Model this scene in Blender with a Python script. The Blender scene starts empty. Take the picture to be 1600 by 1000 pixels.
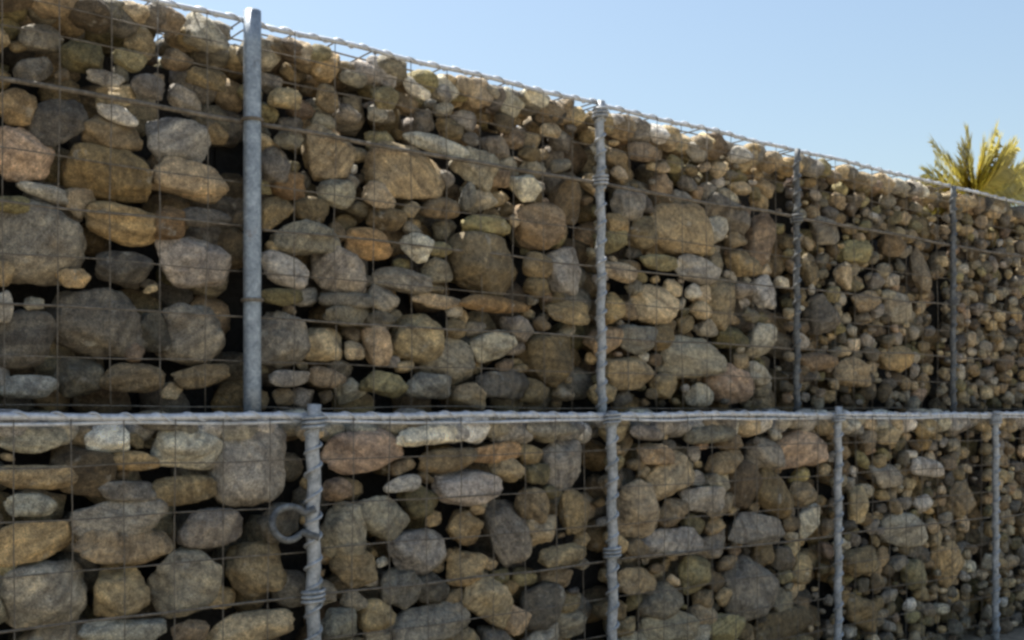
import bpy, bmesh, math, random
import numpy as np
from mathutils import Vector, noise

random.seed(11)
rng = np.random.default_rng(11)
scene = bpy.context.scene
C = scene.collection
R = math.radians

# ------------------------------------------------------------------ camera
W_PX, F_PX, HOR = 1600.0, 1715.0, 643.0          # photograph width, focal length and horizon in its pixels
CAM_Z = 0.880
THETA = R(51.8)                                   # angle between the view axis and the run of the wall (+X)
cam_d = bpy.data.cameras.new('camera')
cam = bpy.data.objects.new('camera', cam_d)
C.objects.link(cam)
cam_d.sensor_width = 36.0
cam_d.lens = F_PX / W_PX * 36.0
cam_d.shift_y = (HOR - 500.0) / W_PX
cam_d.clip_start, cam_d.clip_end = 0.05, 2000.0
cam.location = (0, 0, CAM_Z)
cam.rotation_euler = (R(90), 0, THETA - R(90))
scene.camera = cam

# ------------------------------------------------------------------ light
SUN_EL, SUN_AZ = 66.0, 12.0                       # the sun stands behind the wall; azimuth measured from +Y towards -X
world = bpy.data.worlds.new('World')
scene.world = world
world.use_nodes = True
nt = world.node_tree
bg = nt.nodes['Background']
sky = nt.nodes.new('ShaderNodeTexSky')
sky.sky_type = 'NISHITA'
sky.sun_disc = False
sky.sun_elevation = R(SUN_EL)
sky.sun_rotation = R(-SUN_AZ)
sky.altitude = 0
sky.air_density = 1.5
sky.dust_density = 1.8
sky.ozone_density = 1.5
nt.links.new(sky.outputs[0], bg.inputs['Color'])
bg.inputs['Strength'].default_value = 0.066
sun_d = bpy.data.lights.new('sun', 'SUN')
sun_d.energy = 5.0
sun_d.angle = R(0.5)
sun_d.color = (1.0, 0.95, 0.87)
sun = bpy.data.objects.new('sun', sun_d)
C.objects.link(sun)
sv = Vector((-math.sin(R(SUN_AZ)) * math.cos(R(SUN_EL)), math.cos(R(SUN_AZ)) * math.cos(R(SUN_EL)), math.sin(R(SUN_EL))))
sun.rotation_euler = sv.to_track_quat('Z', 'Y').to_euler()
scene.view_settings.view_transform = 'Standard'
scene.view_settings.look = 'None'
scene.view_settings.gamma = 1.0
scene.view_settings.exposure = 1.3
scene.view_settings.use_curve_mapping = False
scene.cycles.pixel_filter_type = 'GAUSSIAN'
scene.cycles.diffuse_bounces = 2
scene.cycles.filter_width = 3.2                   # the photograph is a soft, low-resolution one

# ------------------------------------------------------------------ helpers
FWD = Vector((math.cos(THETA), math.sin(THETA), 0))
RGT = Vector((math.sin(THETA), -math.cos(THETA), 0))
Y_UP, Y_LO = 2.29, 2.17                           # front planes of the upper and the lower row
Z_LEDGE, Z_TOP = 0.87, 1.750

def on_plane(px, py, Y):
    """where the sight line through a pixel meets the wall plane: (x, z, pixels per metre)"""
    d = FWD + RGT * ((px - 800) / F_PX) + Vector((0, 0, 1)) * ((HOR - py) / F_PX)
    t = Y / d.y
    return d.x * t, CAM_Z + d.z * t, F_PX / t

def px_of(p):
    v = Vector(p) - Vector((0, 0, CAM_Z))
    dz = v.dot(FWD)
    return 800 + F_PX * v.dot(RGT) / dz, HOR - F_PX * v.z / dz

def thing(name, loc, label, cat, group=None):
    o = bpy.data.objects.new(name, None)
    o.empty_display_size = 0.1
    C.objects.link(o)
    o.location = loc
    o['label'] = label
    o['category'] = cat
    if group:
        o['group'] = group
    return o

def link(name, me, parent=None, mat=None):
    o = bpy.data.objects.new(name, me)
    C.objects.link(o)
    if mat and not me.materials:
        me.materials.append(mat)
    if parent:
        o.parent = parent
    return o

def bm_obj(name, bm, mat, parent=None, smooth=True):
    me = bpy.data.meshes.new(name)
    if parent:
        bmesh.ops.translate(bm, verts=bm.verts, vec=-Vector(parent.location))
    if smooth:
        for f in bm.faces:
            f.smooth = True
    bm.to_mesh(me)
    bm.free()
    return link(name, me, parent, mat)

def tube(bm, pts, rad, n=8, cap=True):
    pts = [Vector(p) for p in pts]
    rads = rad if isinstance(rad, (list, tuple)) else [rad] * len(pts)
    prev = None
    rings = []
    for i, p in enumerate(pts):
        t = (pts[min(i + 1, len(pts) - 1)] - pts[max(i - 1, 0)]).normalized()
        if prev is None:
            a = t.orthogonal().normalized()
        else:
            a = (prev - t * prev.dot(t)).normalized()
        prev = a
        b = t.cross(a)
        rings.append([bm.verts.new(p + (a * math.cos(2 * math.pi * k / n) + b * math.sin(2 * math.pi * k / n)) * rads[i]) for k in range(n)])
    for r0, r1 in zip(rings, rings[1:]):
        for k in range(n):
            bm.faces.new((r0[k], r0[(k + 1) % n], r1[(k + 1) % n], r1[k]))
    if cap:
        bm.faces.new(list(reversed(rings[0])))
        bm.faces.new(rings[-1])

# ------------------------------------------------------------------ materials
def mat_new(name):
    m = bpy.data.materials.new(name)
    m.use_nodes = True
    return m, m.node_tree.nodes, m.node_tree.links, m.node_tree.nodes['Principled BSDF']

def stone_mat(name, from_attr):
    m, N, L, P = mat_new(name)
    geo = N.new('ShaderNodeNewGeometry')
    if from_attr:
        src = N.new('ShaderNodeAttribute'); src.attribute_name = 'tint'
    else:
        src = N.new('ShaderNodeObjectInfo')
    col = src.outputs['Color']
    def noise_tex(scale, detail, rough=0.6):
        t = N.new('ShaderNodeTexNoise')
        t.inputs['Scale'].default_value = scale
        t.inputs['Detail'].default_value = detail
        t.inputs['Roughness'].default_value = rough
        L.new(geo.outputs['Position'], t.inputs['Vector'])
        return t
    def ramp(inp, stops):
        r = N.new('ShaderNodeValToRGB')
        e = r.color_ramp.elements
        e[0].position, e[0].color = stops[0][0], (*stops[0][1], 1)
        e[1].position, e[1].color = stops[-1][0], (*stops[-1][1], 1)
        for p, c in stops[1:-1]:
            x = e.new(p); x.color = (*c, 1)
        L.new(inp, r.inputs['Fac'])
        return r
    def mix(kind, fac, a, b):
        x = N.new('ShaderNodeMix'); x.data_type = 'RGBA'; x.blend_type = kind
        for s, v in ((x.inputs[0], fac), (x.inputs[6], a), (x.inputs[7], b)):
            if isinstance(v, (int, float)):
                s.default_value = v
            elif isinstance(v, tuple):
                s.default_value = (*v, 1)
            else:
                L.new(v, s)
        return x.outputs[2]
    # broad tone, mineral mottling and fine grain
    n1, n2, n3 = noise_tex(17, 4), noise_tex(70, 6, 0.7), noise_tex(260, 4, 0.7)
    c = mix('MULTIPLY', 1.0, col, ramp(n1.outputs['Fac'], [(0.3, (0.62, 0.62, 0.64)), (0.52, (1, 1, 1)), (0.72, (1.32, 1.28, 1.2))]).outputs['Color'])
    c = mix('MULTIPLY', 1.0, c, ramp(n2.outputs['Fac'], [(0.3, (0.48, 0.47, 0.47)), (0.5, (1, 1, 1)), (0.7, (1.6, 1.55, 1.45))]).outputs['Color'])
    c = mix('MULTIPLY', 0.8, c, ramp(n3.outputs['Fac'], [(0.3, (0.6, 0.6, 0.6)), (0.5, (1, 1, 1)), (0.7, (1.4, 1.4, 1.4))]).outputs['Color'])
    # iron stain patches and pale lichen
    n4, n5 = noise_tex(9, 5), noise_tex(26, 5)
    c = mix('MIX', ramp(n4.outputs['Fac'], [(0.58, (0, 0, 0)), (0.72, (0.35, 0.35, 0.35))]).outputs['Color'], c, (0.25, 0.175, 0.09))
    c = mix('MIX', ramp(n5.outputs['Fac'], [(0.62, (0, 0, 0)), (0.70, (0.5, 0.5, 0.5))]).outputs['Color'], c, (0.42, 0.41, 0.36))
    oi = N.new('ShaderNodeObjectInfo')
    off = N.new('ShaderNodeVectorMath'); off.operation = 'MULTIPLY_ADD'
    L.new(oi.outputs['Random'], off.inputs[0]); off.inputs[1].default_value = (37, 19, 53); L.new(geo.outputs['Position'], off.inputs[2])
    rot = N.new('ShaderNodeVectorRotate'); rot.rotation_type = 'AXIS_ANGLE'; rot.inputs['Axis'].default_value = (0.3, 0.9, 0.25)
    an = N.new('ShaderNodeMath'); an.operation = 'MULTIPLY'; an.inputs[1].default_value = 6.28
    L.new(oi.outputs['Random'], an.inputs[0]); L.new(an.outputs[0], rot.inputs['Angle']); L.new(off.outputs[0], rot.inputs['Vector'])
    sc = N.new('ShaderNodeVectorMath'); sc.operation = 'MULTIPLY'; sc.inputs[1].default_value = (6, 6, 60)
    L.new(rot.outputs[0], sc.inputs[0])
    nb = N.new('ShaderNodeTexNoise'); nb.inputs['Scale'].default_value = 1.0; nb.inputs['Detail'].default_value = 5; nb.inputs['Distortion'].default_value = 0.6
    L.new(sc.outputs[0], nb.inputs['Vector'])
    c = mix('MULTIPLY', 0.75, c, ramp(nb.outputs['Fac'], [(0.32, (0.55, 0.52, 0.5)), (0.5, (1, 1, 1)), (0.68, (1.35, 1.3, 1.2))]).outputs['Color'])
    n6 = noise_tex(520, 2, 0.6)                                # single mineral grains
    c = mix('MULTIPLY', 0.8, c, ramp(n6.outputs['Fac'], [(0.34, (0.5, 0.5, 0.5)), (0.5, (1, 1, 1)), (0.66, (1.6, 1.55, 1.5))]).outputs['Color'])
    L.new(c, P.inputs['Base Color'])
    P.inputs['Roughness'].default_value = 0.82
    P.inputs['Specular IOR Level'].default_value = 0.35
    b1 = N.new('ShaderNodeBump'); b1.inputs['Strength'].default_value = 0.8; b1.inputs['Distance'].default_value = 0.012
    b2 = N.new('ShaderNodeBump'); b2.inputs['Strength'].default_value = 0.6; b2.inputs['Distance'].default_value = 0.004
    L.new(n2.outputs['Fac'], b1.inputs['Height'])
    L.new(n3.outputs['Fac'], b2.inputs['Height'])
    L.new(b1.outputs['Normal'], b2.inputs['Normal'])
    L.new(b2.outputs['Normal'], P.inputs['Normal'])
    return m

M_STONE = stone_mat('field_stone', False)
M_FILL = stone_mat('stone_fill', True)

def metal_mat(name, c0, c1, rough, metallic=0.55):
    m, N, L, P = mat_new(name)
    geo = N.new('ShaderNodeNewGeometry')
    t = N.new('ShaderNodeTexNoise'); t.inputs['Scale'].default_value = 38; t.inputs['Detail'].default_value = 6; t.inputs['Roughness'].default_value = 0.7
    L.new(geo.outputs['Position'], t.inputs['Vector'])
    r = N.new('ShaderNodeValToRGB')
    r.color_ramp.elements[0].position, r.color_ramp.elements[0].color = 0.35, (*c0, 1)
    r.color_ramp.elements[1].position, r.color_ramp.elements[1].color = 0.68, (*c1, 1)
    L.new(t.outputs['Fac'], r.inputs['Fac'])
    vo = N.new('ShaderNodeTexVoronoi'); vo.inputs['Scale'].default_value = 160              # zinc spangle
    L.new(geo.outputs['Position'], vo.inputs['Vector'])
    sp = N.new('ShaderNodeMix'); sp.data_type = 'RGBA'; sp.blend_type = 'SOFT_LIGHT'; sp.inputs[0].default_value = 0.35
    L.new(r.outputs['Color'], sp.inputs[6]); bw = N.new('ShaderNodeRGBToBW'); L.new(vo.outputs['Color'], bw.inputs[0]); L.new(bw.outputs[0], sp.inputs[7])
    t2 = N.new('ShaderNodeTexNoise'); t2.inputs['Scale'].default_value = 14; t2.inputs['Detail'].default_value = 8; t2.inputs['Roughness'].default_value = 0.75
    L.new(geo.outputs['Position'], t2.inputs['Vector'])
    r2 = N.new('ShaderNodeMapRange'); r2.inputs['From Min'].default_value = 0.60; r2.inputs['From Max'].default_value = 0.72; r2.inputs['To Max'].default_value = 0.7
    L.new(t2.outputs['Fac'], r2.inputs['Value'])
    ru = N.new('ShaderNodeMix'); ru.data_type = 'RGBA'                                        # rust blooms
    L.new(r2.outputs['Result'], ru.inputs[0]); L.new(sp.outputs[2], ru.inputs[6]); ru.inputs[7].default_value = (0.13, 0.07, 0.035, 1)
    L.new(ru.outputs[2], P.inputs['Base Color'])
    P.inputs['Metallic'].default_value = metallic
    P.inputs['Roughness'].default_value = rough
    b = N.new('ShaderNodeBump'); b.inputs['Strength'].default_value = 0.25; b.inputs['Distance'].default_value = 0.002
    L.new(t.outputs['Fac'], b.inputs['Height']); L.new(b.outputs['Normal'], P.inputs['Normal'])
    return m

M_DARK = metal_mat('dark_binding', (0.07, 0.075, 0.08), (0.20, 0.21, 0.21), 0.7, 0.3)
M_TUBE = metal_mat('galvanised_tube', (0.19, 0.225, 0.265), (0.36, 0.41, 0.455), 0.5, 0.4)
M_ROD = metal_mat('zinc_binding', (0.22, 0.24, 0.255), (0.48, 0.50, 0.52), 0.6, 0.3)
M_WIRE = metal_mat('weathered_wire', (0.09, 0.075, 0.055), (0.22, 0.195, 0.16), 0.75, 0.2)
M_EDGE = metal_mat('edge_wire', (0.38, 0.41, 0.45), (0.66, 0.68, 0.71), 0.55, 0.3)

def soil_mat(name, a, b, scale):
    m, N, L, P = mat_new(name)
    geo = N.new('ShaderNodeNewGeometry')
    t = N.new('ShaderNodeTexNoise'); t.inputs['Scale'].default_value = scale; t.inputs['Detail'].default_value = 8; t.inputs['Roughness'].default_value = 0.7
    L.new(geo.outputs['Position'], t.inputs['Vector'])
    r = N.new('ShaderNodeValToRGB')
    r.color_ramp.elements[0].position, r.color_ramp.elements[0].color = 0.35, (*a, 1)
    r.color_ramp.elements[1].position, r.color_ramp.elements[1].color = 0.7, (*b, 1)
    L.new(t.outputs['Fac'], r.inputs['Fac']); L.new(r.outputs['Color'], P.inputs['Base Color'])
    P.inputs['Roughness'].default_value = 0.95
    v = N.new('ShaderNodeBump'); v.inputs['Strength'].default_value = 0.7; v.inputs['Distance'].default_value = 0.03
    L.new(t.outputs['Fac'], v.inputs['Height']); L.new(v.outputs['Normal'], P.inputs['Normal'])
    return m

M_GROUND = soil_mat('gravel_ground', (0.18, 0.148, 0.105), (0.34, 0.287, 0.213), 22)
M_GAP_SHADE = soil_mat('gap_shade', (0.012, 0.012, 0.013), (0.03, 0.03, 0.03), 60)  # near-black colour of the core, stands in for shade in the gaps
M_SOIL = soil_mat('planting_soil', (0.05, 0.038, 0.026), (0.13, 0.10, 0.07), 14)

def leaf_mat():
    m, N, L, P = mat_new('palm_leaf')
    at = N.new('ShaderNodeAttribute'); at.attribute_name = 'tint'
    L.new(at.outputs['Color'], P.inputs['Base Color'])
    P.inputs['Roughness'].default_value = 0.5
    tr = N.new('ShaderNodeBsdfTranslucent'); L.new(at.outputs['Color'], tr.inputs['Color'])
    mx = N.new('ShaderNodeMixShader'); mx.inputs[0].default_value = 0.5
    out = N['Material Output']
    L.new(P.outputs[0], mx.inputs[1]); L.new(tr.outputs[0], mx.inputs[2]); L.new(mx.outputs[0], out.inputs['Surface'])
    return m
M_LEAF = leaf_mat()

# ------------------------------------------------------------------ the setting: ground in front, terrace behind
def sheet(name, mat, xs, ys, zf):
    bm = bmesh.new()
    g = [[bm.verts.new((x, y, zf(x, y))) for y in ys] for x in xs]
    for i in range(len(xs) - 1):
        for j in range(len(ys) - 1):
            bm.faces.new((g[i][j], g[i + 1][j], g[i + 1][j + 1], g[i][j + 1]))
    o = bm_obj(name, bm, mat)
    o['kind'] = 'structure'
    return o

XS = [-600, -200, -60, -20, -8, -3, -1, 0, 1, 2, 3, 4, 5, 6, 8, 12, 30, 80, 250, 600]
sheet('ground', M_GROUND, XS, [-600, -200, -60, -20, -8, -4, -2, 0, 1, 2, 2.6], lambda x, y: 0.0)
sheet('terrace', M_SOIL, XS, [2.74, 2.8, 2.95, 3.3, 4, 6, 10, 20, 60, 200, 600],
      lambda x, y: 1.60 + 0.05 * noise.noise(Vector((x * 1.3, y * 1.3, 0))) if y > 2.75 else 0.2)

# ------------------------------------------------------------------ stone shapes (shared mesh data)
def stone_shape(k, sub):
    bm = bmesh.new()
    bmesh.ops.create_icosphere(bm, subdivisions=sub, radius=1.0)
    n_exp = random.uniform(2.6, 4.8)
    planes = []
    for _ in range(random.randint(9, 15)):
        v = Vector((random.gauss(0, 1), random.gauss(0, 1), random.gauss(0, 1))).normalized()
        planes.append((v, random.uniform(0.72, 1.0)))
    off = Vector((k * 7.3, k * 3.1, k * 1.7))
    for v in bm.verts:
        d = v.co.normalized()
        r = (abs(d.x) ** n_exp + abs(d.y) ** n_exp + abs(d.z) ** n_exp) ** (-1 / n_exp)
        rr = [r]
        for (pn, pd) in planes:
            c = d.dot(pn)
            if c > 0.05:
                rr.append(pd / c)
        s = 26.0
        r = (sum(x ** -s for x in rr)) ** (-1 / s)               # soft minimum: worn edges
        r *= 1 + 0.13 * noise.noise(d * 1.4 + off) + 0.075 * noise.noise(d * 3.2 + off) + 0.05 * noise.noise(d * 7 + off)
        v.co = d * r
    lo = [min(v.co[i] for v in bm.verts) for i in range(3)]
    hi = [max(v.co[i] for v in bm.verts) for i in range(3)]
    for v in bm.verts:
        for i in range(3):
            v.co[i] = 2 * (v.co[i] - lo[i]) / (hi[i] - lo[i]) - 1
    return bm

def squareness(bm):
    ends = [max(abs(v.co.z) for v in bm.verts if v.co.x * sg > 0.78) for sg in (-1, 1)]
    ends += [max(abs(v.co.x) for v in bm.verts if v.co.z * sg > 0.78) for sg in (-1, 1)]
    return min(ends[:2]) + 0.4 * min(ends[2:])

STONES = []
SQUARE = {}
for k in range(44):
    bm = stone_shape(k, 4 if k < 26 else 3)
    me = bpy.data.meshes.new('stone')
    for f in bm.faces:
        f.smooth = True
    SQUARE[me.name] = squareness(bm)
    bm.to_mesh(me)
    bm.free()
    me.materials.append(M_STONE)
    STONES.append(me)
SMALL = STONES[26:]
LARGE = STONES[:26]
BLOCKY = sorted(LARGE, key=lambda q: -SQUARE[q.name])[:13]
LOW = []
for k in range(8):
    bm = stone_shape(k + 50, 2)
    bm.verts.ensure_lookup_table()
    LOW.append((np.array([v.co[:] for v in bm.verts]), np.array([[v.index for v in f.verts] for f in bm.faces])))
    bm.free()

COL = {  # dry stone colours, linear reflectance
    'grey': (0.27, 0.245, 0.195), 'lgrey': (0.37, 0.345, 0.29), 'mauve': (0.285, 0.255, 0.21), 'blue': (0.32, 0.315, 0.285),
    'tan': (0.31, 0.242, 0.145), 'ltan': (0.40, 0.325, 0.21), 'ochre': (0.36, 0.265, 0.14), 'orange': (0.36, 0.235, 0.12),
    'brown': (0.20, 0.155, 0.10), 'pink': (0.37, 0.275, 0.19), 'dark': (0.13, 0.12, 0.10), 'olive': (0.25, 0.22, 0.12),
    'pale': (0.50, 0.475, 0.40), 'white': (0.74, 0.71, 0.65)}
MIX = ['grey'] * 6 + ['tan'] * 6 + ['mauve'] * 2 + ['olive'] * 3 + ['brown'] * 4 + ['ltan'] * 5 + ['ochre'] + ['lgrey'] * 2 + ['dark'] * 2 + ['pink', 'pale']
SKYLIT_MIX = ['pale', 'lgrey', 'lgrey', 'blue', 'pale', 'ltan', 'white']  # paler stones for the ledge, sky light put into their colour
def tint(name):
    c = COL[name]
    g = random.choice((random.uniform(0.5, 0.8), random.uniform(0.8, 1.2), random.uniform(1.0, 1.5)))
    w = random.uniform(0.9, 1.08)                              # some stones yellower than others
    return tuple(min(0.8, max(0.02, x * g * f)) for x, f in zip(c, (0.99, 0.995, w)))

# stones picked out in the photograph: centre x, y, half width, half height, colour[, tilt in degrees]
UP = [
 (45,235,46,40,'pink'),(33,163,30,26,'ochre'),(98,183,44,32,'dark',30),(187,176,30,13,'white',-12),(186,203,48,25,'brown'),(180,264,60,38,'ochre'),
 (295,218,50,38,'blue'),(346,203,20,17,'brown'),(307,276,55,29,'tan'),(72,297,36,12,'pale',-8),(64,372,76,64,'grey'),(206,346,55,33,'ochre'),
 (272,345,26,26,'orange'),(330,338,34,14,'dark'),(316,406,55,38,'mauve'),(205,415,40,24,'dark'),(8,478,14,24,'lgrey'),(44,528,46,44,'grey'),
 (165,502,66,52,'grey'),(312,520,52,46,'grey',-15),(250,516,24,32,'dark'),(216,550,15,15,'pink'),(322,588,42,18,'tan'),(132,588,36,30,'grey'),
 (213,590,46,22,'brown'),(48,604,40,18,'blue'),(25,318,30,14,'olive'),(10,425,16,20,'tan'),(120,432,24,16,'ochre'),
 (457,216,20,14,'lgrey'),(437,254,28,30,'mauve'),(462,286,28,22,'orange'),(530,236,41,40,'ltan'),(538,298,28,22,'pale'),(603,304,26,19,'ltan'),
 (653,266,60,40,'tan'),(698,322,26,16,'brown'),(738,306,13,22,'blue',15),(790,274,20,15,'pink'),(838,290,23,21,'pale'),(901,308,22,38,'tan'),
 (857,350,38,35,'pink'),(490,368,48,25,'lgrey'),(588,378,33,24,'orange'),(668,386,25,22,'pale'),(780,412,66,48,'ltan',4),(896,420,30,36,'lgrey'),
 (455,420,36,24,'lgrey',-12),(546,426,43,36,'mauve',-20),(640,436,40,20,'grey'),(447,463,32,13,'olive'),(546,492,36,15,'grey'),(690,470,40,11,'tan'),
 (548,467,38,13,'dark'),(455,530,43,42,'grey'),(600,540,19,32,'pink',15),(665,526,39,36,'ltan'),(722,512,15,15,'ltan'),(720,482,14,13,'lgrey'),
 (782,474,70,13,'orange'),(780,540,35,22,'pale',15),(560,547,15,14,'ltan'),(880,562,41,40,'tan'),(680,602,35,19,'blue'),(520,590,26,15,'brown'),
 (460,590,38,13,'grey'),(900,488,30,18,'tan'),(770,350,40,16,'olive'),(800,600,44,22,'grey'),(610,600,36,18,'olive'),
 (1000,314,25,26,'pale'),(980,348,19,18,'ochre'),(1076,358,52,44,'tan'),(978,422,25,14,'ltan',-10),(1104,420,42,20,'lgrey'),(973,480,21,26,'ochre'),
 (1043,475,37,29,'ltan'),(1146,472,33,42,'ltan'),(1091,454,11,11,'pale'),(1208,455,20,26,'pale'),(1203,370,20,42,'pink',-8),(1010,530,31,22,'blue'),
 (1102,556,52,32,'grey'),(995,582,36,26,'tan'),(1203,530,22,26,'lgrey'),(1150,330,30,20,'grey',-20),(1040,410,32,12,'olive'),
 (1330,430,13,22,'ltan',35),(1300,490,22,30,'grey'),(1365,470,30,16,'tan'),(1410,380,24,18,'brown'),(1450,420,16,36,'ltan'),(1350,580,30,22,'tan'),
 (1415,560,26,18,'ochre'),(1275,420,14,24,'ltan'),(1300,360,20,26,'grey',30),(1350,390,26,18,'olive'),(1420,480,24,24,'grey'),(1290,565,26,14,'pink'),
 # near the rim
 (660,133,22,14,'white',-25),(700,142,14,12,'pale'),(455,148,24,16,'ltan'),(560,120,20,12,'pale'),(520,150,16,20,'tan'),(610,150,22,16,'olive'),
 (845,150,22,14,'pale'),(800,190,16,14,'brown'),(1035,205,16,15,'white'),(1015,235,22,14,'brown'),(1100,232,18,16,'lgrey'),(870,200,14,12,'ltan'),
 (980,268,11,11,'ltan'),(690,225,46,13,'blue',-10),(1165,240,16,12,'pale'),(240,130,26,18,'grey'),(330,120,28,16,'tan'),(170,120,26,12,'mauve'),
]
LO = [  # some stones at the ledge top coloured pale for sky light
 (60,688,46,20,'pale'),(177,686,31,22,'white'),(306,696,52,34,'pale'),(60,748,60,20,'tan'),(140,735,46,40,'brown'),(216,722,36,16,'ochre'),
 (408,724,58,66,'grey'),(204,768,42,15,'lgrey'),(290,768,54,22,'tan'),(196,812,66,30,'grey'),(206,856,76,27,'tan',-5),(343,828,47,30,'mauve'),
 (448,820,33,30,'dark'),(54,790,36,18,'blue'),(60,848,62,31,'ochre'),(75,938,68,54,'grey'),(201,926,43,42,'tan'),(305,912,54,52,'mauve'),
 (418,893,46,42,'tan'),(200,990,62,18,'blue'),(400,985,60,24,'ltan'),(15,880,16,22,'olive'),(305,992,30,20,'brown'),(250,660,30,12,'dark'),
 (586,706,66,32,'pink'),(690,676,58,18,'pale'),(745,762,48,28,'mauve'),(640,758,26,13,'white',10),(712,720,42,18,'brown'),(782,708,46,15,'orange'),
 (536,766,20,18,'pink'),(556,832,38,44,'grey'),(612,808,42,30,'lgrey',-32),(741,826,29,26,'ochre'),(811,836,34,50,'mauve'),(566,892,36,28,'tan'),
 (668,866,43,34,'lgrey'),(745,893,29,27,'ochre'),(780,940,46,30,'ltan',-30),(545,978,31,24,'blue'),(602,964,26,24,'tan'),(682,976,62,28,'lgrey'),
 (894,728,34,38,'lgrey'),(890,870,36,16,'ltan'),(862,950,30,36,'grey'),(910,800,24,34,'tan'),(850,740,20,18,'olive'),(870,670,40,12,'pale'),
 (1020,796,40,45,'ltan'),(1060,850,46,24,'lgrey'),(1200,829,48,24,'lgrey',-6),(1192,922,46,50,'grey'),(1264,702,40,28,'pink'),(1150,722,26,18,'tan'),
 (1040,710,28,16,'pink'),(1010,910,36,20,'tan'),(1110,780,30,20,'grey'),(1140,790,30,14,'ltan',20),(1100,900,24,30,'olive'),(1275,815,14,26,'pale'),
 (1270,890,22,22,'tan'),(1240,980,40,24,'tan'),(1060,980,40,24,'grey'),(1150,985,30,22,'olive'),(1120,678,36,14,'lgrey'),(1020,675,30,12,'mauve'),
 (1370,690,18,16,'ltan'),(1400,680,18,14,'ltan'),(1460,670,22,14,'tan'),(1355,790,16,28,'ltan'),(1400,745,30,18,'grey'),(1460,730,26,14,'lgrey'),
 (1430,830,30,26,'lgrey'),(1360,880,34,20,'tan'),(1500,880,24,34,'ochre',20),(1520,780,22,26,'tan'),(1450,900,30,24,'olive'),(1365,960,30,22,'ochre',-25),
]

# posts: x in the photograph, at the ledge
POST_UP = [on_plane(x, 640, Y_UP - 0.012)[0] for x in (393, 940, 1246, 1490)]
POST_LO = [on_plane(x, 800, Y_LO - 0.013)[0] for x in (489, 958, 1310, 1556)]
X0, X1 = -0.9, 6.6

GRID = 0.004
class Mask:
    def __init__(s, z0, z1):
        s.z0, s.z1 = z0, z1
        s.a = np.zeros((int((X1 - X0) / GRID) + 2, int((z1 - z0) / GRID) + 2), bool)
    def region(s, u, z, a, b, th):
        r = max(a, b) * 1.05
        i0, i1 = max(0, int((u - r - X0) / GRID)), min(s.a.shape[0], int((u + r - X0) / GRID) + 2)
        j0, j1 = max(0, int((z - r - s.z0) / GRID)), min(s.a.shape[1], int((z + r - s.z0) / GRID) + 2)
        if i1 <= i0 or j1 <= j0:
            return None
        U = X0 + np.arange(i0, i1)[:, None] * GRID - u
        Zz = s.z0 + np.arange(j0, j1)[None, :] * GRID - z
        c, sn = math.cos(th), math.sin(th)
        p, q = (U * c + Zz * sn) / a, (-U * sn + Zz * c) / b
        return (slice(i0, i1), slice(j0, j1)), (np.abs(p) ** 2.5 + np.abs(q) ** 2.5) <= 1
    def overlap(s, *e):
        g = s.region(*e)
        if g is None or not g[1].any():
            return 1.0
        return float((s.a[g[0]] & g[1]).sum()) / float(g[1].sum())
    def fill(s, *e):
        g = s.region(*e)
        if g:
            s.a[g[0]] |= g[1]

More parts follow.
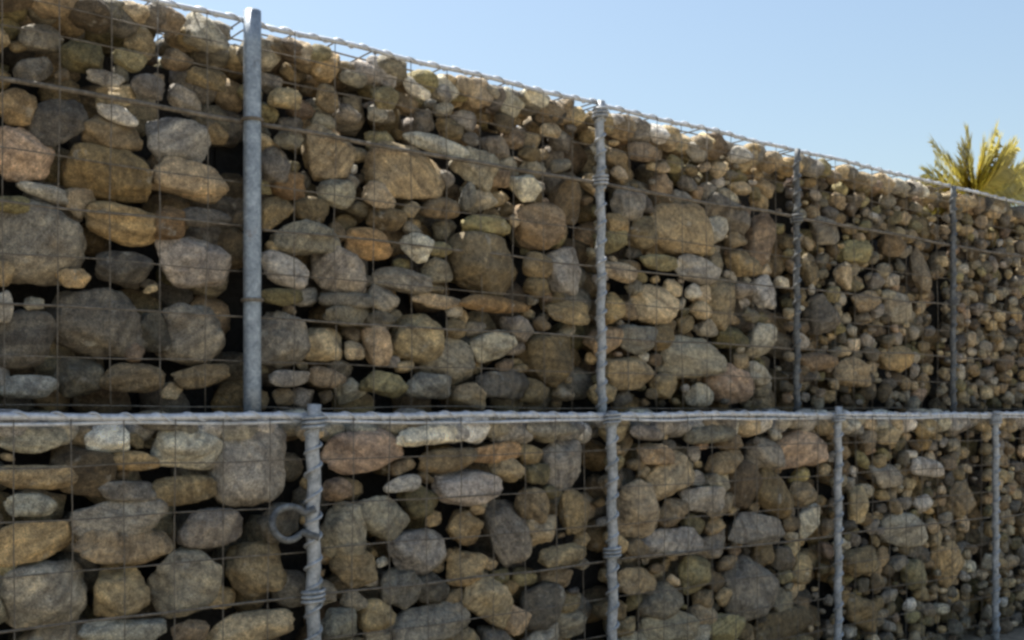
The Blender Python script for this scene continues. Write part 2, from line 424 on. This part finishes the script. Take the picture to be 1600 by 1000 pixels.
def lay_row(hand, Y, z0, z1, posts, vis_lo, small_above=None):
    """stones of one row as (u, z, a, b, depth, tilt, colour, front jitter); the picked-out ones first, then the gaps closed up"""
    m = Mask(z0, z1)
    out = []
    for p in posts:                                           # clear slots where the posts stand
        i = int((p - (0.055 if 2.9 < p < 3.1 else 0.042) - X0) / GRID); k = int((p + 0.028 - X0) / GRID)
        m.a[i:k, :] = True
    for h in hand:
        u, z, s = on_plane(h[0], h[1], Y)
        rx, rz = h[2] / s, h[3] / s
        d = 0.85 * min(rx, rz)
        view = math.atan2(u, Y)
        a = math.sqrt(max(rx * rx - (d * math.sin(view)) ** 2, (0.45 * rx) ** 2)) / math.cos(view)
        a = min(a, rx * 1.35)
        th = R(h[5]) if len(h) > 5 else R(random.uniform(-5, 5))
        out.append((u, z, a, rz, d, th, tint(h[4]), random.uniform(-0.004, 0.010)))
        m.fill(u, z, a * 0.95, rz * 0.95, th)
    if not small_above:                                       # stones lying along the ledge, coloured pale for the sky light on them
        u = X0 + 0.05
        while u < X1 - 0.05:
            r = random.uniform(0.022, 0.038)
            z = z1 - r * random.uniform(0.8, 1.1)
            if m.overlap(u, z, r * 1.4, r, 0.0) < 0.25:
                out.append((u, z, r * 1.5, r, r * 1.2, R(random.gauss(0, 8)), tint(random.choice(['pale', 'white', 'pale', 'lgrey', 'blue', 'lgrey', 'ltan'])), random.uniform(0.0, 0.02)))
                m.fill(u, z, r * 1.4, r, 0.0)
            u += r * random.uniform(1.2, 2.4)
    if small_above:                                           # rubble heaped up to the lid, a few places short of it
        u = X0 + 0.05
        while u < X1 - 0.05:
            r = random.uniform(0.022, 0.040)
            z = z1 - r * random.uniform(0.7, 1.05)
            if random.random() < 0.93 and m.overlap(u, z, r * 1.2, r, 0.0) < 0.3:
                th = R(random.gauss(0, 14))
                out.append((u, z, r * 1.25, r, r * 0.9, th, tint(random.choice(MIX + ['pale', 'ltan', 'lgrey'])), random.uniform(0.0, 0.015)))
                m.fill(u, z, r * 1.2, r, th)
            u += r * random.uniform(1.3, 2.1)
    for r_hi, r_lo, tries in ((0.085, 0.06, 500), (0.06, 0.042, 1600), (0.042, 0.028, 4000), (0.028, 0.018, 7000), (0.018, 0.011, 9000)):
        for _ in range(tries):
            u = random.uniform(X0 + 0.05, X1 - 0.05)
            r = random.uniform(r_lo, r_hi)
            z = random.uniform(z0 + r * 0.6, z1 - r * 0.75)
            if small_above and z > small_above and r > 0.036:
                continue
            if u > 2.95 and r > 0.032:
                continue
            if r < (0.028 if u < 1.05 else 0.022) and u < 2.12 and random.random() < (0.9 if u < 1.05 else 0.65):
                continue
            e = random.uniform(0.62, 1.0)
            th = R(random.gauss(0, 16))
            ov = m.overlap(u, z, r * 1.15, r * e, th)
            if ov < 0.13:
                out.append((u, z, r * 1.15, r * e, r * 0.8, th, tint(random.choice(SKYLIT_MIX if not small_above and z > z1 - 0.05 else MIX)), random.uniform(0.0, 0.02) + max(0.0, 0.045 - r) * random.uniform(0.3, 2.6)))  # top of the lower row coloured paler, as if lit by the sky
                m.fill(u, z, r * 1.12, r * e * 0.97, th)
    return out

def merged(name, items, parent, kind='stuff'):
    """many small stones as one mesh with a colour per stone: items = (centre, (sx, sy, sz), colour)"""
    V, F, Cc = [], [], []
    n = 0
    for (c, sz, col) in items:
        v, f = LOW[random.randrange(len(LOW))]
        al, be, ga = (random.uniform(0, 6.283) for _ in range(3))
        flip = np.array([random.choice((-1, 1)), 1, 1])
        w = v * np.array(sz)
        if isinstance(parent, bpy.types.Object):
            base = np.array(c) - np.array(parent.location)
        ca, sa = math.cos(ga), math.sin(ga)
        w = np.stack([w[:, 0] * math.cos(be * 0.05) , w[:, 1], w[:, 2]], 1)
        V.append(w + base); F.append(f + n); n += len(v)
        Cc.append(np.repeat([[*col, 1.0]], len(v), 0))
    V, F, Cc = np.concatenate(V), np.concatenate(F), np.concatenate(Cc)
    me = bpy.data.meshes.new(name)
    me.from_pydata(V.tolist(), [], F.tolist())
    at = me.color_attributes.new('tint', 'FLOAT_COLOR', 'POINT')
    at.data.foreach_set('color', Cc.astype(np.float32).ravel())
    me.polygons.foreach_set('use_smooth', [True] * len(me.polygons))
    o = link(name, me, parent, M_FILL)
    o['kind'] = kind
    return o

def wavy(p0, p1, step, amp, seed):
    p0, p1 = Vector(p0), Vector(p1)
    n = max(2, int((p1 - p0).length / step))
    out = []
    for i in range(n + 1):
        p = p0.lerp(p1, i / n)
        w = Vector((0, noise.noise(Vector((p.x * 5 + seed, p.z * 5, 1.3))), noise.noise(Vector((p.x * 4, p.z * 4 + seed, 7.7)))))
        if abs(p1.z - p0.z) > abs(p1.x - p0.x):
            w = Vector((w.z, w.y, 0))
        out.append(p + w * amp)
    return out

def build_row(stones, Y, z0, z1, posts, labels, group, heights, core_top, row):
    edges = [X0] + posts + [X1]
    for bi in range(len(edges) - 1):
        a, b = edges[bi], edges[bi + 1]
        t = thing('gabion_basket', ((a + b) / 2, Y + 0.25, z0), labels[bi], 'gabion', group)
        base = Vector(t.location)
        loose = []
        for (u, z, sa, sb, sd, th, col, jit) in stones:
            if not (a <= u < b):
                continue
            c = Vector((u, Y + sd * 0.9 + 0.006 + jit, z))
            px, py = px_of(c)
            r_px = min(sa, sb) * on_plane(px, py, Y)[2]
            if r_px >= 5.0 and -30 < px < 1640 and -30 < py < 1030:
                o = link('stone', random.choice((BLOCKY if sa > 1.25 * sb or r_px > 36 else LARGE) if r_px > 16 else SMALL), t)
                o.location = c - base
                o.scale = (sa * 1.09 * random.choice((-1, 1)), sd, sb * 1.09 * random.choice((-1, 1)))
                o.rotation_euler = (R(random.gauss(0, 9)) - (R(24) if z1 - z < 0.065 else 0), -th, R(random.gauss(0, 9)))
                o.color = (*col, 1.0)
            else:
                loose.append((c, (sa, sd, sb), col))
        # the stones deeper in the cage, seen in the gaps
        x = a + 0.03
        while x < b - 0.02:
            zz = z0 + 0.03
            while zz < core_top - 0.03:
                r = random.uniform(0.035, 0.055)
                zz += 0.072
                if random.random() < 0.5:
                    continue
                loose.append(((x + random.uniform(-0.02, 0.02), Y + 0.160 + random.uniform(-0.01, 0.02), zz - 0.072 + random.uniform(-0.02, 0.02)),
                              (r * 1.2, r * 0.9, r), tint(random.choice(MIX))))
            x += 0.082
        # and the ones lying open on top, under the lid wires
        yy = Y + (0.062 if row == 2 else 0.05)
        heap = 0.005 if row == 2 else 0.028
        while yy < Y + 0.46:
            x = a + 0.03
            while x < b - 0.03:
                r = random.uniform(0.028, 0.045)
                loose.append(((x + random.uniform(-0.02, 0.02), yy + random.uniform(-0.02, 0.02), core_top + heap + random.uniform(-0.02, 0.014)),
                              (r * 1.2, r, r * 0.8), tint(random.choice(SKYLIT_MIX if row == 2 else MIX))))  # open stones of the lower row coloured pale to brighten the ledge
                x += 0.075
            yy += 0.075
        merged('stone_fill', loose, t)
        # packed core, made near-black so the gaps between stones read as deep shade
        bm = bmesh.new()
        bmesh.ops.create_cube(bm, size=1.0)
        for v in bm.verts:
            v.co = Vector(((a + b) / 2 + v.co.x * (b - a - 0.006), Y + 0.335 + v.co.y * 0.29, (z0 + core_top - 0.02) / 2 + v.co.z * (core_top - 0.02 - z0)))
        bm_obj('shade_core', bm, M_GAP_SHADE, t, smooth=False)
        # cage wires
        for k, (h, rad, matr) in enumerate(heights):
            bm = bmesh.new()
            tube(bm, wavy((a + 0.012, Y - 0.004, h), (b - 0.012, Y - 0.004, h), 0.06, 0.006 if rad < 0.006 else 0.004, row * 31 + k * 5 + bi), rad, 7)
            bm_obj('edge_wire' if rad > 0.004 else 'wire', bm, matr, t)
        n = max(2, int((b - a) / 0.1))
        for k in range(1, n):
            xk = a + (b - a) * k / n
            bm = bmesh.new()
            tube(bm, wavy((xk, Y - 0.0085, z0 + 0.004), (xk, Y - 0.0085, z1), 0.08, 0.006, row * 17 + k * 3 + bi), 0.0012, 5)
            bm_obj('wire', bm, M_WIRE, t)
        # lacing wound round the top edge wire, and the cross wires of the lid
        bm = bmesh.new()
        m_ = int((b - a - 0.03) / 0.0055)
        lace = wavy((a + 0.012, Y - 0.004, z1), (b - 0.012, Y - 0.004, z1), (b - a - 0.024) / m_ * 1.0001, 0.004, row * 31 + (len(heights) - 1) * 5 + bi)
        tube(bm, [p + Vector((0, math.cos(q * 0.52 + bi) * (heights[-1][1] + 0.0012), math.sin(q * 0.52 + bi + 1.2 * noise.noise(Vector((q * 0.02, bi, 5)))) * (heights[-1][1] + 0.0012) + 0.002 * noise.noise(Vector((q * 0.1, bi, row))))) for q, p in enumerate(lace)], 0.0021, 5)
        bm_obj('lacing_wire', bm, M_EDGE, t)
        for yk in (0.06, 0.13, 0.2, 0.3):
            bm = bmesh.new()
            tube(bm, wavy((a + 0.012, Y + yk, z1 - 0.002), (b - 0.012, Y + yk, z1 - 0.002), 0.07, 0.008, row * 13 + bi + yk * 50), 0.0022, 6)
            bm_obj('lid_wire', bm, M_WIRE, t)
        # lid wires running back from the front edge
        n = max(2, int((b - a) / 0.1))
        for k in range(n + 1):
            xk = a + 0.014 + (b - a - 0.028) * k / n
            bm = bmesh.new()
            tube(bm, [(xk, Y - 0.002, z1 + 0.003), (xk, Y + 0.48, z1 + 0.003 + random.uniform(-0.01, 0.004))], 0.002, 6)
            bm_obj('lid_wire', bm, M_WIRE, t)

stones_lo = lay_row(LO, Y_LO, 0.0, Z_LEDGE - 0.006, POST_LO, 0)
stones_up = lay_row(UP, Y_UP, Z_LEDGE + 0.022, Z_TOP - 0.004, POST_UP, 0, small_above=1.53)

H_UP = [(Z_LEDGE + 0.02 + 0.1 * k, 0.0026 if k in (2, 4) else 0.0014, M_WIRE) for k in range(9) if k != 6 and k != 7] + [(1.525, 0.0055, M_WIRE), (1.63, 0.0014, M_WIRE), (Z_TOP, 0.0058, M_EDGE)]
H_LO = [(0.075 + 0.1 * k, 0.0014, M_WIRE) for k in range(8) if k != 4] + [(0.475, 0.0028, M_WIRE), (Z_LEDGE - 0.013, 0.0040, M_EDGE), (Z_LEDGE, 0.0074, M_EDGE)]
L_UP = ['upper-row gabion of big grey and ochre stones, left of the smooth round steel post',
        'upper-row gabion right of the smooth round post, mixed tan, grey and white stones',
        'upper-row gabion with tan stones between the two spiral-bound posts under the sky, third bay along',
        'narrow upper-row gabion of small dark stones just left of the young palm',
        'upper-row gabion of small stones directly below and right of the young palm']
L_LO = ['lower-row gabion of large rounded boulders, left of the post with the wire loop',
        'lower-row gabion of rounded stones, right of the post with the wire loop',
        'lower-row gabion of angular tan stones, third lower bay from the wire-loop post',
        'lower-row gabion of small tan rubble, fourth lower bay, below the palm side',
        'lower-row gabion of small stones at the far right end of the ledge']
build_row(stones_up, Y_UP, Z_LEDGE + 0.003, Z_TOP, POST_UP, L_UP, 'gabions of the upper row', H_UP, 1.69, 1)
build_row(stones_lo, Y_LO, 0.003, Z_LEDGE, POST_LO, L_LO, 'gabions of the lower row', H_LO, 0.838, 2)

# ------------------------------------------------------------------ posts
def clip(bm, x, y, z, r, h):
    """a collar of binding wire: three turns"""
    pts = [(x + math.cos(k * 0.45) * r, y + math.sin(k * 0.45) * r, z - h / 2 + h * k / 42) for k in range(43)]
    tube(bm, pts, 0.0042, 6)

def smooth_post(x, y, z0, z1, r, label, group):
    t = thing('gabion_post', (x, y, z0), label, 'post', group)
    bm = bmesh.new()
    tube(bm, [(x, y, z0 + (z1 - z0) * k / 12) for k in range(13)], r, 24)
    bm_obj('tube', bm, M_TUBE, t)
    for z in (1.525, 1.125):
        bm = bmesh.new()
        tube(bm, [(x + math.cos(k * 0.42) * (r + 0.003), y + math.sin(k * 0.42) * (r + 0.003), z + 0.004 * k / 30) for k in range(31)], 0.003, 6)
        bm_obj('binding_wire', bm, M_WIRE, t)
    return t

def spiral_post(x, y, z0, z1, r, label, group, clips, lean=0.0, mat=None):
    mat = mat or M_ROD
    t = thing('gabion_post', (x, y, z0), label, 'post', group)
    n = 30
    bm = bmesh.new()
    tube(bm, [(x + lean * k / n + 0.003 * math.sin(k * 1.1), y, z0 + (z1 - z0) * k / n) for k in range(n + 1)], r * 0.82, 16)
    bm_obj('rod', bm, mat, t)
    bm = bmesh.new()
    turns = (z1 - z0 - 0.03) / 0.050
    m = int(turns * 12)
    tube(bm, [(x + lean * k / m + math.cos(2 * math.pi * k / 12) * r * 0.96, y + math.sin(2 * math.pi * k / 12) * r * 0.96,
               z0 + 0.01 + (z1 - z0 - 0.03) * k / m + 0.012 * noise.noise(Vector((x * 9, k * 0.05, 0)))) for k in range(m + 1)], 0.0036, 6)
    bm_obj('spiral_wire', bm, mat, t)
    for z in clips:
        bm = bmesh.new()
        clip(bm, x + lean * (z - z0) / (z1 - z0), y, z, r + 0.005, 0.030)
        bm_obj('wire_clip', bm, mat, t)
    return t

G_UP, G_LO = 'posts between the upper gabions', 'posts between the lower gabions'
smooth_post(POST_UP[0], Y_UP - 0.016, Z_LEDGE - 0.01, Z_TOP + 0.02, 0.0195, 'smooth grey round steel post, thickest and tallest, between upper gabions', G_UP)
spiral_post(POST_UP[1], Y_UP - 0.012, Z_LEDGE - 0.01, Z_TOP + 0.005, 0.0150, 'pale spiral-bound post in the upper row standing above the ledge, next after the smooth post', G_UP, (1.72, 1.53), lean=-0.006)
spiral_post(POST_UP[2], Y_UP - 0.010, Z_LEDGE - 0.01, Z_TOP + 0.002, 0.0120, 'thin spiral-bound post in the upper row beside a dark slot, second from the palm', G_UP, (1.52,), mat=M_DARK)
spiral_post(POST_UP[3], Y_UP - 0.010, Z_LEDGE - 0.01, Z_TOP + 0.002, 0.0130, 'thin spiral-bound post in the upper row right under the young palm', G_UP, (1.3,), mat=M_DARK)
p = spiral_post(POST_LO[0], Y_LO - 0.014, 0.0, Z_LEDGE + 0.026, 0.0185, 'pale knotted post in the lower row with a wire loop on its left side', G_LO, (0.855, 0.475, 0.275))
# the loop of stout wire twisted round that post
cx, cz, s = on_plane(452, 818, Y_LO - 0.02)
bm = bmesh.new()
pts = []
for k in range(21):
    an = R(35 + 290 * k / 20)
    pts.append((cx + 0.040 * math.cos(an) * 1.0, Y_LO - 0.020 - 0.004 * math.sin(an * 2), cz + 0.036 * math.sin(an)))
tube(bm, [(POST_LO[0] - 0.004, Y_LO - 0.030, cz + 0.030)] + pts + [(POST_LO[0] + 0.004, Y_LO - 0.034, cz - 0.034)], 0.0078, 10)
bm_obj('wire_loop', bm, M_DARK, p)
spiral_post(POST_LO[1], Y_LO - 0.012, 0.0, Z_LEDGE + 0.012, 0.0165, 'pale spiral-bound post in the lower row, next right of the wire-loop post', G_LO, (0.86, 0.50), lean=-0.004)
spiral_post(POST_LO[2], Y_LO - 0.012, 0.0, Z_LEDGE + 0.026, 0.0150, 'thin spiral-bound post in the lower row rising a little above the ledge, third along', G_LO, (0.86,))
spiral_post(POST_LO[3], Y_LO - 0.012, 0.0, Z_LEDGE + 0.012, 0.0150, 'thin post in the lower row at the far right, roughly below the palm', G_LO, (0.862, 0.845))

# ------------------------------------------------------------------ the young palm on top of the wall
Y_PL = Y_UP + 0.09
bx_, bz_, s_ = on_plane(1521, 300, Y_PL)
palm = thing('palm_plant', (bx_, Y_PL, 1.66), 'young yellow-green palm tuft growing on top of the upper gabions', 'palm')

def frond_mesh(base, direction, length, bend, wid, seed):
    bm = bmesh.new()
    lay = bm.verts.layers.float_color.new('tint')
    rnd = random.Random(seed)
    d = Vector(direction).normalized()
    side = d.cross(Vector((0.5, -0.8, 0.1))).normalized()
    nrm = side.cross(d).normalized()
    n = 44
    pts = []
    for i in range(n + 1):
        t = i / n
        pts.append(base + d * (length * t) + Vector((d.x, d.y, 0)) * (bend * t * t) - Vector((0, 0, 1)) * (abs(bend) * 0.6 * t ** 2.2))
    def colour(t):
        lo, hi = Vector((0.72, 0.58, 0.04)), Vector((0.42, 0.38, 0.13))
        c = lo.lerp(hi, min(1, t * 1.15)) * rnd.uniform(0.75, 1.25)
        return (c.x, c.y, c.z, 1)
    for i in range(n):                                      # flat, grooved midrib
        w = 0.0042 * (1 - 0.75 * i / n) + 0.010 * max(0, 1 - i / 16)
        c = colour(i / n * 0.7)
        q = [pts[i] - side * w, pts[i] + nrm * w * 0.7, pts[i] + side * w, pts[i + 1] + side * w, pts[i + 1] + nrm * w * 0.7, pts[i + 1] - side * w]
        v = [bm.verts.new(x) for x in q]
        for x in v:
            x[lay] = c
        bm.faces.new((v[0], v[1], v[4], v[5])); bm.faces.new((v[1], v[2], v[3], v[4])); bm.faces.new((v[2], v[0], v[5], v[3]))
    for i in range(3, n + 1):
        t = i / n
        for sgn in (-1, 1):
            ll = wid * (0.55 + 0.75 * math.sin(math.pi * min(1, 0.15 + t * 0.72))) * rnd.uniform(0.8, 1.15)
            ax = (pts[min(i + 1, n)] - pts[max(i - 1, 0)]).normalized()
            out = (ax * 0.95 + side * sgn * rnd.uniform(0.6, 1.0) + nrm * rnd.uniform(-0.12, 0.28)).normalized()
            p0 = pts[i] + ax * rnd.uniform(-0.003, 0.003)
            wv = out.cross(nrm).normalized() * 0.0070
            p1 = p0 + out * ll * 0.45 + nrm * 0.003
            p2 = p0 + out * ll - Vector((0, 0, 1)) * ll * 0.10
            c = colour(t)
            v = [bm.verts.new(x) for x in (p0 - wv * 0.5, p0 + wv * 0.5, p1 + wv, p1 - wv, p2, p1 + nrm * 0.0015)]
            for x in v:
                x[lay] = c
            bm.faces.new((v[0], v[1], v[2], v[5])); bm.faces.new((v[0], v[5], v[3])); bm.faces.new((v[5], v[2], v[4])); bm.faces.new((v[3], v[5], v[4]))
    return bm

base = Vector((bx_, Y_PL, 1.745))
tips = [(1461, 212), (1509, 192), (1556, 190), (1535, 215), (1484, 240), (1452, 262), (1580, 212), (1604, 246), (1618, 280), (1500, 225), (1570, 250), (1440, 285), (1540, 240), (1475, 278), (1596, 290), (1503, 262), (1530, 256), (1552, 268), (1490, 290), (1562, 296), (1515, 250)]
tips += [(tx + random.uniform(-14, 14), ty + random.uniform(4, 26)) for tx, ty in tips[:12]]
for i, (tx, ty) in enumerate(tips):
    dy = random.uniform(-0.10, 0.10) if ty < 270 else random.uniform(0.0, 0.10)
    X, Z, s = on_plane(tx, ty, Y_PL + dy)
    tip = Vector((X, Y_PL + dy, Z))
    v = tip - base
    o = bm_obj('frond', frond_mesh(base, v, v.length * 0.93, 0.02 if abs(tx - 1520) < 45 else 0.035, 0.078, i), M_LEAF, palm, smooth=False)
# short stem with old leaf bases
bm = bmesh.new()
lay = bm.verts.layers.float_color.new('tint')
tube(bm, [(bx_, Y_PL, 1.64), (bx_, Y_PL, 1.68), (bx_, Y_PL, 1.72), (bx_, Y_PL, 1.75)], [0.030, 0.036, 0.030, 0.014], 12)
for k in range(22):
    an, zz = k * 2.4, 1.66 + k * 0.0036
    p0 = Vector((bx_ + math.cos(an) * 0.026, Y_PL + math.sin(an) * 0.026, zz))
    tube(bm, [p0, p0 + Vector((math.cos(an) * 0.016, math.sin(an) * 0.016, 0.035))], [0.009, 0.003], 6)
for v in bm.verts:
    v[lay] = (0.20, 0.14, 0.06, 1)
bm_obj('stem', bm, M_LEAF, palm)
